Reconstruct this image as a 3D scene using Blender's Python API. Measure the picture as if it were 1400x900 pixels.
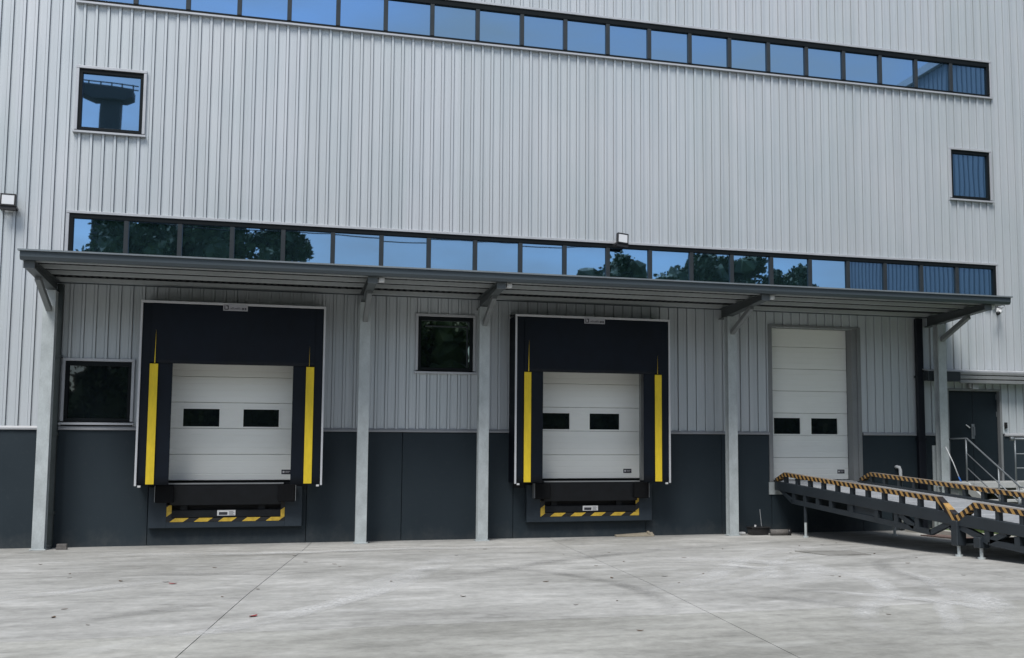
import bpy, bmesh, math, random
from mathutils import Vector, Matrix
R = math.radians
scene = bpy.context.scene
for o in list(bpy.data.objects):
    bpy.data.objects.remove(o)
COL = scene.collection

# ------------------------------------------------------------------ camera
cam_d = bpy.data.cameras.new('camera'); cam = bpy.data.objects.new('camera', cam_d); COL.objects.link(cam)
scene.camera = cam
YAW, PITCH = 0.28277, 0.0945
fwd = Vector((math.sin(YAW)*math.cos(PITCH), math.cos(YAW)*math.cos(PITCH), math.sin(PITCH)))
right = Vector((math.cos(YAW), -math.sin(YAW), 0)); up = right.cross(fwd)
M = Matrix((right, up, -fwd)).transposed().to_4x4()
M.translation = Vector((0, -21.812, 1.5695))
cam.matrix_world = M
cam_d.sensor_width = 36; cam_d.lens = 1500/1400*36
cam_d.shift_x = -(826.04-700)/1400; cam_d.shift_y = (486.11-450)/1400
cam_d.clip_start = 0.1; cam_d.clip_end = 2000

# ------------------------------------------------------------------ sky, sun, exposure
SUN_EL, SUN_AZ = 57, 212          # azimuth clockwise from +Y (north); the sun stands behind the camera, to the left
w = bpy.data.worlds.new('World'); scene.world = w; w.use_nodes = True
nt = w.node_tree; bg = nt.nodes['Background']
sky = nt.nodes.new('ShaderNodeTexSky'); sky.sky_type = 'NISHITA'; sky.sun_disc = False
sky.sun_elevation = R(SUN_EL); sky.sun_rotation = R(SUN_AZ)
sky.air_density = 1.1; sky.dust_density = 1.2; sky.ozone_density = 1.3
# thin broken cloud over the blue: the same soft grey-white veil all round the sky
tc = nt.nodes.new('ShaderNodeTexCoord'); cn_ = nt.nodes.new('ShaderNodeTexNoise'); cn_.inputs['Scale'].default_value = 5.0; cn_.inputs['Detail'].default_value = 6
cmap = nt.nodes.new('ShaderNodeMapping'); cmap.inputs['Scale'].default_value = (1, 1, 3.4)
nt.links.new(tc.outputs['Generated'], cmap.inputs['Vector']); nt.links.new(cmap.outputs[0], cn_.inputs['Vector'])
cmr = nt.nodes.new('ShaderNodeMapRange'); cmr.inputs[1].default_value = .3; cmr.inputs[2].default_value = .7; cmr.inputs[3].default_value = .0; cmr.inputs[4].default_value = 1.0
nt.links.new(cn_.outputs['Fac'], cmr.inputs[0])
cmx = nt.nodes.new('ShaderNodeMix'); cmx.data_type = 'RGBA'
nt.links.new(cmr.outputs[0], cmx.inputs[0]); nt.links.new(sky.outputs[0], cmx.inputs[6]); cmx.inputs[7].default_value = (3.3, 3.5, 3.8, 1)
nt.links.new(cmx.outputs[2], bg.inputs[0]); bg.inputs[1].default_value = 0.066
sd = bpy.data.lights.new('sun', 'SUN'); sd.energy = 1.5; sd.angle = R(24); sd.color = (1, .98, .95)
sun = bpy.data.objects.new('sun', sd); COL.objects.link(sun)
sv = Vector((math.sin(R(SUN_AZ))*math.cos(R(SUN_EL)), math.cos(R(SUN_AZ))*math.cos(R(SUN_EL)), math.sin(R(SUN_EL))))
sun.rotation_euler = sv.to_track_quat('Z', 'Y').to_euler(); sun.location = (-20, -40, 50)
vs = scene.view_settings; vs.view_transform = 'Standard'; vs.look = 'None'; vs.gamma = 1; vs.exposure = 1.2
vs.use_curve_mapping = False
scene.render.resolution_x = 1024; scene.render.resolution_y = 658
scene.render.engine = 'CYCLES'
scene.cycles.max_bounces = 6; scene.cycles.diffuse_bounces = 3; scene.cycles.glossy_bounces = 3; scene.cycles.caustics_reflective = False; scene.cycles.caustics_refractive = False

# ------------------------------------------------------------------ materials
MATS = {}
def new_mat(name):
    m = bpy.data.materials.new(name); m.use_nodes = True
    MATS[name] = m
    return m, m.node_tree, m.node_tree.nodes['Principled BSDF']
def node(t, typ, **kw):
    n = t.nodes.new(typ)
    for k, v in kw.items(): setattr(n, k, v)
    return n
def world_pos(t, scale=(1, 1, 1)):
    g = node(t, 'ShaderNodeNewGeometry'); mp = node(t, 'ShaderNodeMapping'); mp.inputs['Scale'].default_value = scale
    t.links.new(g.outputs['Position'], mp.inputs['Vector']); return mp.outputs[0]
def noise(t, vec, scale, detail=4, rough=.55):
    n = node(t, 'ShaderNodeTexNoise'); n.inputs['Scale'].default_value = scale
    n.inputs['Detail'].default_value = detail; n.inputs['Roughness'].default_value = rough
    t.links.new(vec, n.inputs['Vector']); return n.outputs['Fac']
def ramp(t, fac, a, b, p0=.3, p1=.7):
    r = node(t, 'ShaderNodeValToRGB'); e = r.color_ramp.elements
    e[0].position = p0; e[1].position = p1; e[0].color = (*a, 1); e[1].color = (*b, 1)
    t.links.new(fac, r.inputs[0]); return r.outputs[0]
def mixc(t, fac, a, b, blend='MIX'):
    m = node(t, 'ShaderNodeMix', data_type='RGBA', blend_type=blend)
    for s, v in (('Factor', fac), ('A', a), ('B', b)):
        i = [q for q in m.inputs if q.name == s and (q.type == 'RGBA' or s == 'Factor') and q.enabled][0]
        if isinstance(v, (int, float)): i.default_value = v
        elif isinstance(v, tuple): i.default_value = (*v, 1)
        else: t.links.new(v, i)
    return [q for q in m.outputs if q.type == 'RGBA' and q.enabled][0]
def math_n(t, op, a, b=None, c=None):
    m = node(t, 'ShaderNodeMath', operation=op)
    for i, v in enumerate((a, b, c)):
        if v is None: continue
        if isinstance(v, (int, float)): m.inputs[i].default_value = v
        else: t.links.new(v, m.inputs[i])
    return m.outputs[0]
def bump(t, p, h, strength, dist):
    b = node(t, 'ShaderNodeBump'); b.inputs['Strength'].default_value = strength; b.inputs['Distance'].default_value = dist
    t.links.new(h, b.inputs['Height']); t.links.new(b.outputs[0], p.inputs['Normal'])

def mat(name, col, rough=.5, metal=0., vary=.12, scale=(1, 1, 1), nscale=3., rvary=.1, bmp=0., spec=.5):
    """painted / plain surface with gentle uneven colour and gloss"""
    m, t, p = new_mat(name)
    v = world_pos(t, scale); f = noise(t, v, nscale, 2); f2 = noise(t, v, nscale*9, 1) if bmp else noise(t, v, nscale*6, 1)
    a = tuple(c*(1-vary) for c in col); b = tuple(min(1, c*(1+vary)) for c in col)
    c1 = ramp(t, f, a, b)
    c2 = mixc(t, .35, c1, ramp(t, f2, a, b))
    t.links.new(c2, p.inputs['Base Color'])
    t.links.new(math_n(t, 'MULTIPLY_ADD', f, rvary*2, rough-rvary), p.inputs['Roughness'])
    p.inputs['Metallic'].default_value = metal; p.inputs['Specular IOR Level'].default_value = spec
    if bmp: bump(t, p, f2, bmp, .01)
    return m

def cladding():
    m, t, p = new_mat('cladding_metal')
    oi = node(t, 'ShaderNodeObjectInfo')
    st = noise(t, world_pos(t, (3.2, 3.2, .10)), 1.6, 3); pt = noise(t, world_pos(t, (1, 1, .5)), .9, 2); dr = noise(t, world_pos(t, (9, 9, .25)), 1.3, 4, .6)
    c = ramp(t, st, (.558, .597, .616), (.628, .667, .686), .3, .7)
    c = mixc(t, .6, c, ramp(t, pt, (.93, .955, .96), (1.04, 1.01, 1.02)), 'MULTIPLY')
    # thin grime runs, and each sheet from a slightly different batch
    c = mixc(t, ramp(t, dr, (0, 0, 0), (.22,)*3, .60, .80), c, (.33, .33, .32))
    c = mixc(t, .9, c, ramp(t, oi.outputs['Random'], (.955, .96, .955), (1.025, 1.02, 1.03), 0, 1), 'MULTIPLY')
    t.links.new(c, p.inputs['Base Color']); p.inputs['Metallic'].default_value = .3
    t.links.new(math_n(t, 'MULTIPLY_ADD', pt, .14, .36), p.inputs['Roughness']); return m
CLAD = cladding()
def painted_plinth():
    m, t, p = new_mat('plinth_paint')
    f = noise(t, world_pos(t, (1, 1, .5)), .9, 3); f2 = noise(t, world_pos(t), 11, 4, .7); d = noise(t, world_pos(t, (2.2, 2.2, 1)), 1.4, 4, .65)
    c = ramp(t, f, (.0185, .0285, .0365), (.0245, .0365, .0455))
    c = mixc(t, ramp(t, f2, (0, 0, 0), (.10,)*3, .58, .75), c, (.10, .105, .105))
    # splashed dust: a ragged fringe above the ground
    g = node(t, 'ShaderNodeNewGeometry'); sx = node(t, 'ShaderNodeSeparateXYZ'); t.links.new(g.outputs['Position'], sx.inputs[0])
    h = math_n(t, 'SUBTRACT', math_n(t, 'MULTIPLY', d, .75), sx.outputs['Z'])
    k = math_n(t, 'MULTIPLY', ramp(t, h, (0, 0, 0), (.34,)*3, .12, .42), ramp(t, f2, (.45,)*3, (1,)*3, .35, .65))
    c = mixc(t, k, c, (.105, .108, .105))
    t.links.new(c, p.inputs['Base Color']); t.links.new(math_n(t, 'MULTIPLY_ADD', f, .2, .5), p.inputs['Roughness'])
    p.inputs['Specular IOR Level'].default_value = .25; bump(t, p, f2, .06, .01); return m
PLINTH = painted_plinth()
APRON = mat('apron_paint', (.027, .038, .049), .55, 0, .1, spec=.3)
GALV = mat('galvanised_steel', (.46, .50, .505), .5, .2, .16, (1, 1, .6), 6, .1, .05)
GALV_D = mat('canopy_steel', (.22, .235, .24), .5, .2, .1, (.3, 1, 1), 4)
PURLIN = mat('purlin_zinc', (.46, .49, .495), .5, .15, .1, (.3, 1, 1), 4)
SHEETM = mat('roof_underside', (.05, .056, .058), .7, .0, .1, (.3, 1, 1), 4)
BEAMM = mat('beam_paint', (.085, .098, .102), .5, .0, .1)
FASCIA = mat('fascia_paint', (.062, .080, .092), .4, .1, .07, (.2, 1, 1), 3)
LIP = mat('gutter_lip', (.22, .25, .27), .35, .3, .08)
TRIM = mat('trim_aluminium', (.52, .535, .56), .4, .3, .06)
TRIM_D = mat('trim_shaded_alloy', (.22, .23, .235), .45, .1, .08)  # darker copy of the trim alloy, shade put into its colour
WHITE = mat('white_edging', (.55, .56, .58), .45, 0, .06)
FRAME = mat('window_frame', (.008, .011, .013), .5, 0, .1, spec=.15)
FRAME_G = mat('mullion_grey', (.036, .044, .050), .4, .1, .1, spec=.35)
DOORW = mat('door_enamel', (.89, .905, .86), .45, 0, .02, (.6, 1, 1), 1.2, .05)
DARKDOOR = mat('door_slate', (.011, .019, .025), .45, 0, .1, spec=.3)
BLACK = mat('shelter_fabric', (.0028, .0048, .0100), .65, 0, .2, (1, 1, 1), 1.6, .1, 0, .12)
FLAP = mat('curtain_fabric', (.0034, .0068, .0130), .5, 0, .3, (1, 1, .6), 1.1, .12, 0, .22)
RUBBER = mat('rubber', (.006, .0065, .0075), .8, 0, .2, spec=.15)
YELLOW = mat('yellow_fabric', (.76, .55, .02), .65, 0, .13, (2, 2, .5), 3)
LEVEL = mat('leveller_steel', (.008, .0095, .012), .5, 0, .3, (1, 1, 1), 6, .12, .1, .25)
PIT = mat('pit_dark', (.006, .006, .007), .8)
RAILC = mat('rail_worn_paint', (.20, .165, .13), .6, 0, .25, (1, 1, 1), 7)
RAMPC = mat('ramp_paint', (.020, .027, .034), .5, .0, .14, (1, 1, 1), 3, .1)
DECK = mat('deck_plate', (.40, .415, .43), .5, .2, .12, (1, 1, 1), 5, .1, .3)
PIPE_D = mat('downpipe_paint', (.010, .012, .018), .5, spec=.25)
PIPE_G = mat('downpipe_green', (.036, .046, .047), .5)
PVC = mat('white_plastic', (.72, .73, .73), .4, 0, .03)
BLK = mat('black_plastic', (.015, .015, .016), .45)
LENS = mat('lamp_lens', (.72, .74, .76), .2, 0, .03)
STEELR = mat('stainless_rail', (.20, .22, .235), .4, .4, .08)
RAW = mat('raw_timber', (.33, .29, .22), .8, 0, .2, (1, 8, 1), 4)
BRICKM = mat('brick_grey', (.13, .122, .115), .9, 0, .25, (1, 1, 1), 20)
REDP = mat('red_paver', (.17, .12, .105), .9, 0, .25, (1, 1, 1), 8)
KERB = mat('kerb_concrete', (.38, .37, .34), .85, 0, .15, (1, 1, 1), 3)
FLASHM = mat('flashing_grey', (.34, .35, .365), .5, .1, .08)
LAND = mat('landing_render', (.42, .43, .42), .7, 0, .1)
SHELL = mat('inner_shell', (.10, .10, .10), .9)
LEAF_BR = mat('leaf_brown', (.10, .065, .04), .8, 0, .3, (1, 1, 1), 20)
LEAF_RD = mat('leaf_red', (.26, .035, .035), .7, 0, .3, (1, 1, 1), 20)
BARK = mat('bark', (.09, .07, .05), .9, 0, .3, (1, 1, .4), 6)
PIERC = mat('pier_concrete', (.06, .06, .065), .85, 0, .12)
NEIGH = mat('neighbour_cladding', (.22, .26, .31), .5, .2, .06, (2, 2, .1), 2)
ROADM = mat('asphalt', (.075, .075, .073), .9, 0, .2, (1, 1, 1), 2)
WET = mat('damp_stain', (.16, .155, .145), .55, 0, .25, (1, 3, 1), 5)
INK = mat('print_ink', (.03, .03, .04), .6)
STICK = mat('sticker_white', (.62, .62, .62), .5)
PLATE = mat('name_plate_grey', (.42, .42, .45), .5)
CABLE = mat('cable_black', (.02, .02, .02), .6)
BLUEP = mat('blue_tarpaulin', (.02, .12, .42), .6)

def glass_mat(name, tint, fac, dark=(.006, .009, .012)):
    """reflective solar-control glass: a coated mirror layer over a dark room"""
    m, t, p = new_mat(name)
    p.inputs['Base Color'].default_value = (*dark, 1); p.inputs['Roughness'].default_value = .03
    p.inputs['IOR'].default_value = 1.5
    g = node(t, 'ShaderNodeBsdfAnisotropic') if False else node(t, 'ShaderNodeBsdfGlossy')
    g.inputs['Color'].default_value = (*tint, 1); g.inputs['Roughness'].default_value = .012
    v = world_pos(t, (1, 1, 1)); f = noise(t, v, .8, 1)
    b = node(t, 'ShaderNodeBump'); b.inputs['Strength'].default_value = .10; b.inputs['Distance'].default_value = .01
    t.links.new(f, b.inputs['Height']); t.links.new(b.outputs[0], g.inputs['Normal'])
    mx = node(t, 'ShaderNodeMixShader'); mx.inputs[0].default_value = fac
    t.links.new(p.outputs[0], mx.inputs[1]); t.links.new(g.outputs[0], mx.inputs[2])
    t.links.new(mx.outputs[0], t.nodes['Material Output'].inputs[0]); return m
GLASS = glass_mat('solar_glass', (.38, .64, .97), .68, (.020, .042, .052))
GLASS_M = glass_mat('leafy_glass', (.6, .75, .7), .34)
GLASS_D = glass_mat('plain_glass', (.6, .7, .75), .10)

def stripes(name, ax, period, duty, ca, cb):
    """hazard tape: world-space diagonal bands (a printed pattern)"""
    m, t, p = new_mat(name)
    g = node(t, 'ShaderNodeNewGeometry'); d = node(t, 'ShaderNodeVectorMath', operation='DOT_PRODUCT')
    d.inputs[1].default_value = ax; t.links.new(g.outputs['Position'], d.inputs[0])
    u = math_n(t, 'FRACT', math_n(t, 'DIVIDE', math_n(t, 'ADD', d.outputs['Value'], 100.), period))
    k = math_n(t, 'LESS_THAN', u, duty)
    v = world_pos(t); f = noise(t, v, 14, 4)
    c = mixc(t, k, cb, ca)
    c = mixc(t, .55, c, ramp(t, f, (.35, .33, .3), (1, 1, 1), .25, .6), 'MULTIPLY')
    t.links.new(c, p.inputs['Base Color']); p.inputs['Roughness'].default_value = .55; return m
HAZ_D = stripes('hazard_tape_dock', (1, 0, -1.35), .42, .56, (.66, .44, .05), (.012, .012, .012))
HAZ_R = stripes('hazard_tape_ramp', (0, 1, -.9), .165, .46, (.46, .27, .085), (.014, .008, .007))

def concrete():
    m, t, p = new_mat('yard_concrete')
    oi = node(t, 'ShaderNodeObjectInfo')
    v = world_pos(t, (.8, 1.05, 1)); vs_ = world_pos(t, (.8, 1.7, 1)); vf = world_pos(t)
    n1 = noise(t, v, .42, 3, .6); n2 = noise(t, vs_, 1.5, 5, .68); n3 = noise(t, vf, 9, 5, .75)
    c = ramp(t, n1, (.368, .364, .346), (.535, .53, .512), .34, .66)
    c = mixc(t, .85, c, ramp(t, n2, (.62, .62, .615), (1.05, 1.05, 1.05), .30, .62), 'MULTIPLY')
    c = mixc(t, .8, c, ramp(t, n3, (.72, .72, .71), (1.10, 1.10, 1.10), .3, .68), 'MULTIPLY')
    # dark scuffs
    n4 = noise(t, world_pos(t, (1.1, 2.0, 1)), 2.1, 4, .7)
    c = mixc(t, ramp(t, n4, (0, 0, 0), (.55, .55, .55), .60, .76), c, (.17, .168, .16))
    # pale laitance patches
    n5 = noise(t, world_pos(t, (.9, 1.5, 1)), 1.1, 4, .65)
    c = mixc(t, ramp(t, n5, (0, 0, 0), (.55, .55, .55), .56, .74), c, (.62, .62, .61))
    c = mixc(t, 1., c, oi.outputs['Color'], 'MULTIPLY')
    t.links.new(c, p.inputs['Base Color'])
    t.links.new(math_n(t, 'MULTIPLY_ADD', n2, -.3, .86), p.inputs['Roughness'])
    bump(t, p, n3, .25, .004); return m
CONC = concrete()

def scuff(name, col, dens):
    """a tyre trace: dust rubbed on or off the slab, broken up by noise"""
    m, t, p = new_mat(name)
    p.inputs['Base Color'].default_value = (*col, 1); p.inputs['Roughness'].default_value = .9
    f = noise(t, world_pos(t), 1.3, 4, .6); f2 = noise(t, world_pos(t), 22, 3, .7)
    tr = node(t, 'ShaderNodeBsdfTransparent'); mx = node(t, 'ShaderNodeMixShader')
    a = math_n(t, 'MULTIPLY', ramp(t, f, (.10,)*3, (dens,)*3, .32, .58), ramp(t, f2, (.35,)*3, (1,)*3, .34, .62))
    fd = node(t, 'ShaderNodeAttribute'); fd.attribute_name = 'fade'; a = math_n(t, 'MULTIPLY', a, fd.outputs['Fac'])
    t.links.new(a, mx.inputs[0]); t.links.new(tr.outputs[0], mx.inputs[1]); t.links.new(p.outputs[0], mx.inputs[2])
    t.links.new(mx.outputs[0], t.nodes['Material Output'].inputs[0]); return m
SCUFF_L = scuff('tyre_trace_pale', (.68, .68, .665), .72)
SCUFF_D = scuff('tyre_trace_dark', (.17, .168, .16), .45)
STAIN = scuff('stain_dark', (.05, .05, .048), 1.0)

def leaf_mat(name, a, b):
    m, t, p = new_mat(name)
    f = noise(t, world_pos(t), 1.2, 4); t.links.new(ramp(t, f, a, b), p.inputs['Base Color'])
    p.inputs['Roughness'].default_value = .6; return m
FOL = leaf_mat('foliage', (.022, .042, .016), (.07, .11, .035))
GRASSM = leaf_mat('grass_blades', (.05, .085, .025), (.11, .16, .05))

# ------------------------------------------------------------------ mesh helpers
class MB:
    def __init__(s): s.v = []; s.f = []
    def quad(s, *p):
        i = len(s.v); s.v += [tuple(q) for q in p]; s.f.append(tuple(range(i, i+len(p)))); return s
    def box(s, x0, x1, y0, y1, z0, z1):
        i = len(s.v)
        s.v += [(x, y, z) for z in (z0, z1) for y in (y0, y1) for x in (x0, x1)]
        s.f += [tuple(i+k for k in q) for q in ((0, 2, 3, 1), (4, 5, 7, 6), (0, 1, 5, 4), (2, 6, 7, 3), (0, 4, 6, 2), (1, 3, 7, 5))]
        return s
    def prism(s, poly, d):
        """closed polygon (list of 3D points) extruded by vector d"""
        n = len(poly); i = len(s.v); d = Vector(d)
        s.v += [tuple(q) for q in poly] + [tuple(Vector(q)+d) for q in poly]
        s.f += [tuple(range(i, i+n))[::-1], tuple(range(i+n, i+2*n))]
        s.f += [(i+k, i+(k+1) % n, i+n+(k+1) % n, i+n+k) for k in range(n)]
        return s
    def bar(s, a, b, w_, h, upv=(0, 0, 1)):
        a, b = Vector(a), Vector(b); d = (b-a).normalized(); u = Vector(upv)
        sx = d.cross(u)
        if sx.length < 1e-4: sx = d.cross(Vector((1, 0, 0)))
        sx.normalize(); u = sx.cross(d)
        c = [a+sx*(i*w_/2)+u*(j*h/2) for i, j in ((-1, -1), (1, -1), (1, 1), (-1, 1))]
        return s.prism(c, b-a)
    def tube(s, pts, r, n=10, r2=None):
        pts = [Vector(p) for p in pts]; i0 = len(s.v)
        for k, p in enumerate(pts):
            d = (pts[min(k+1, len(pts)-1)]-pts[max(k-1, 0)]).normalized()
            a = d.orthogonal().normalized() if abs(d.z) > .9 else d.cross(Vector((0, 0, 1))).normalized()
            b = d.cross(a); rr = r if r2 is None else r+(r2-r)*k/(len(pts)-1)
            for q in range(n):
                th = 2*math.pi*q/n; s.v.append(tuple(p+a*math.cos(th)*rr+b*math.sin(th)*rr))
        for k in range(len(pts)-1):
            for q in range(n):
                s.f.append((i0+k*n+q, i0+k*n+(q+1) % n, i0+(k+1)*n+(q+1) % n, i0+(k+1)*n+q))
        s.f.append(tuple(i0+q for q in range(n))[::-1]); e = i0+(len(pts)-1)*n; s.f.append(tuple(e+q for q in range(n)))
        return s
    def mesh(s, name, m, bev=0, smooth=False):
        me = bpy.data.meshes.new(name); me.from_pydata(s.v, [], s.f); me.update()
        bm = bmesh.new(); bm.from_mesh(me); bmesh.ops.recalc_face_normals(bm, faces=bm.faces)
        if bev: bmesh.ops.bevel(bm, geom=[e for e in bm.edges], offset=bev, segments=1, affect='EDGES', clamp_overlap=True)
        bm.to_mesh(me); bm.free(); me.materials.append(m)
        if smooth:
            for p in me.polygons: p.use_smooth = True
        return me
    def build(s, name, m, parent=None, bev=0, smooth=False):
        return link(name, s.mesh(name, m, bev, smooth), parent)
def link(name, me, parent=None, loc=None):
    o = bpy.data.objects.new(name, me); COL.objects.link(o)
    if parent is not None: o.parent = parent
    if loc is not None: o.location = loc
    return o
def tag(o, label=None, cat=None, group=None, kind=None):
    if label: o['label'] = label
    if cat: o['category'] = cat
    if group: o['group'] = group
    if kind: o['kind'] = kind
    return o
def empty(name, loc, label, cat, group=None):
    o = link(name, None, None, loc); o.empty_display_size = .3
    bpy.context.view_layer.update() if False else None
    return tag(o, label, cat, group)
class Thing:
    """an Empty at the base of a thing; parts given in world coordinates"""
    def __init__(s, name, loc, label, cat, group=None): s.o = empty(name, loc, label, cat, group); s.loc = Vector(loc)
    def part(s, name, mb, m, bev=0, smooth=False, parent=None):
        me = mb.mesh(name, m, bev, smooth)
        if parent is None:
            me.transform(Matrix.Translation(-s.loc)); return link(name, me, s.o)
        me.transform(Matrix.Translation(-s.loc)); return link(name, me, parent)
def B(*a): return MB().box(*a)
rnd = random.Random(7)

# ------------------------------------------------------------------ ground
def gz(y):
    """yard level: flat by the dock wall, then a slight rise to the yard"""
    if y > -1.5: return 0.
    if y > -9: return .012*(-1.5-y)
    return .09
ROWS = [40, .6, -1.5, -9, -60, -400]
g = MB()
for a, b in zip(ROWS[:-1], ROWS[1:]):
    g.quad((-400, a, gz(a)-.02), (400, a, gz(a)-.02), (400, b, gz(b)-.02), (-400, b, gz(b)-.02))
ground = tag(g.build('ground', ROADM), kind='structure')
SK = .1                                              # the slab joints run slightly askew to the wall
def jx(k, y): return .545+4.62*k+SK*y
yrows = [.5, -11.72, -23.4, -35.1, -46.8]
for r in range(4):
    for k in range(-4, 6):
        y1, y0 = yrows[r]-.006*(r > 0), yrows[r+1]+.006
        ys = [y1]+[q for q in (-1.5, -9) if y0 < q < y1]+[y0]
        mb = MB(); j = .0045
        for a, b in zip(ys[:-1], ys[1:]):
            mb.quad((jx(k, a)+j, a, gz(a)), (jx(k+1, a)-j, a, gz(a)), (jx(k+1, b)-j, b, gz(b)), (jx(k, b)+j, b, gz(b)))
        for a, b in ((ys[0], ys[0]),): pass
        # joint walls
        for a, b in zip(ys[:-1], ys[1:]):
            for xx, s_ in ((k, j), (k+1, -j)):
                mb.quad((jx(xx, a)+s_, a, gz(a)), (jx(xx, b)+s_, b, gz(b)), (jx(xx, b)+s_, b, gz(b)-.019), (jx(xx, a)+s_, a, gz(a)-.019))
        mb.quad((jx(k, y0)+j, y0, gz(y0)), (jx(k+1, y0)-j, y0, gz(y0)), (jx(k+1, y0)-j, y0, gz(y0)-.019), (jx(k, y0)+j, y0, gz(y0)-.019))
        o = mb.build('concrete_slab', CONC, ground)
        q = (.86 if r else .96)*rnd.uniform(.95, 1.03); o.color = (q*1.0, q*.998, q*(.955 if r else .985), 1)
# tyre traces and stains on the slabs
def trace(pts, wd, m, z=.004, name='tyre_trace'):
    P = [Vector((x, y, 0)) for x, y in pts]
    # smooth by Catmull-Rom
    out = []
    for i in range(len(P)-1):
        p0, p1, p2, p3 = P[max(i-1, 0)], P[i], P[i+1], P[min(i+2, len(P)-1)]
        for q in range(8):
            t_ = q/8; out.append(.5*((2*p1)+(-p0+p2)*t_+(2*p0-5*p1+4*p2-p3)*t_*t_+(-p0+3*p1-3*p2+p3)*t_**3))
    out.append(P[-1]); mb = MB(); W = [(-1, 0), (-.55, .75), (0, 1), (.55, .75), (1, 0)]; fade = []
    for i, p in enumerate(out):
        d = (out[min(i+1, len(out)-1)]-out[max(i-1, 0)]).normalized(); n_ = Vector((-d.y, d.x, 0)); en = min(1, i/9, (len(out)-1-i)/9)
        for o_, f_ in W:
            q = p+n_*o_*wd*.75; mb.v.append((q.x, q.y, gz(q.y)+z)); fade.append(f_*en)
    for i in range(len(out)-1):
        for k in range(4): mb.f.append((i*5+k, i*5+k+1, i*5+k+6, i*5+k+5))
    o = mb.build(name, m, ground); at = o.data.attributes.new('fade', 'FLOAT', 'POINT')
    at.data.foreach_set('value', fade); return o
TR = [([(9.6, -3.6), (7.3, -5.4), (6.0, -7.4), (4.9, -9.1), (3.6, -10.0)], .28, SCUFF_L),
      ([(10.2, -4.4), (7.6, -6.0), (6.6, -7.6), (5.6, -9.0), (4.4, -9.9)], .2, SCUFF_L),
      ([(6.9, -7.8), (7.0, -9.4), (6.5, -10.8), (5.6, -11.9), (5.2, -12.6), (4.9, -13.4)], .22, SCUFF_L),
      ([(8.0, -8.0), (7.7, -9.6), (7.0, -11.2), (6.4, -12.0), (5.9, -12.9), (5.4, -13.6)], .16, SCUFF_L),
      ([(5.4, -9.6), (6.0, -10.7), (6.6, -11.6), (6.7, -12.4), (6.1, -13.2)], .2, SCUFF_L),
      ([(1.8, -7.2), (1.2, -8.8), (.2, -10.6), (-.7, -11.8), (-1.6, -12.6)], .26, SCUFF_L),
      ([(-1.0, -6.5), (-2.2, -8.0), (-3.6, -9.2)], .3, SCUFF_L),
      ([(5.2, -5.6), (6.6, -6.4), (7.0, -7.6), (6.5, -8.9), (5.4, -10.0)], .5, SCUFF_L), ([(5.0, -6.6), (6.0, -7.1), (6.3, -8.0), (5.9, -9.1), (5.0, -9.9)], .22, SCUFF_L),
      ([(7.2, -9.6), (7.3, -11.0), (6.8, -12.2), (5.9, -13.3)], .4, SCUFF_L), ([(2.6, -3.4), (2.2, -5.6), (1.3, -8.0), (0.2, -9.8)], .4, SCUFF_L),
      ([(-3.0, -2.0), (-.5, -2.6), (2.4, -2.3), (5.0, -2.8)], .5, SCUFF_L), ([(4.2, -9.9), (5.3, -11.2), (5.8, -12.6)], .25, SCUFF_D), ([(-.2, -9.0), (-1.2, -10.2), (-2.2, -11.0)], .24, SCUFF_D),
      ([(2.0, -5.2), (3.4, -7.4), (3.9, -9.8), (3.6, -12.0)], .18, SCUFF_D),
      ([(9.5, -2.6), (6.4, -3.9), (3.8, -5.8), (1.4, -8.8)], .3, SCUFF_D),
      ([(12.0, -5.5), (9.0, -6.8), (7.8, -8.6), (7.4, -11.0)], .22, SCUFF_D),
      ([(-3.8, -5.2), (-1.4, -6.2), (1.2, -6.6)], .25, SCUFF_D),
      ([(5.0, -1.1), (5.5, -.85), (6.0, -.95)], .22, STAIN), ([(5.2, -1.9), (5.55, -1.75)], .12, STAIN),
      ([(8.15, -5.1), (8.6, -5.0), (9.15, -5.35)], .1, STAIN), ([(8.3, -5.9), (8.7, -6.0), (9.1, -5.8)], .12, SCUFF_D)]
for i, (p_, wd, m_) in enumerate(TR): trace(p_, wd, m_, .004+.001*i, 'tyre_trace' if m_ in (SCUFF_L, SCUFF_D) else 'stain')
# cracked repair patch in front of the third bay
patch = MB(); ph = gz(-5.5)
patch.prism([(8.2, -4.95, ph-.005), (9.1, -5.2, ph-.005), (9.0, -6.05, ph-.017+.018), (8.3, -5.95, ph-.017+.018)], (0, 0, .017))
po = patch.build('repair_patch', CONC, ground); po.color = (.6, .59, .57, 1)

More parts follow.
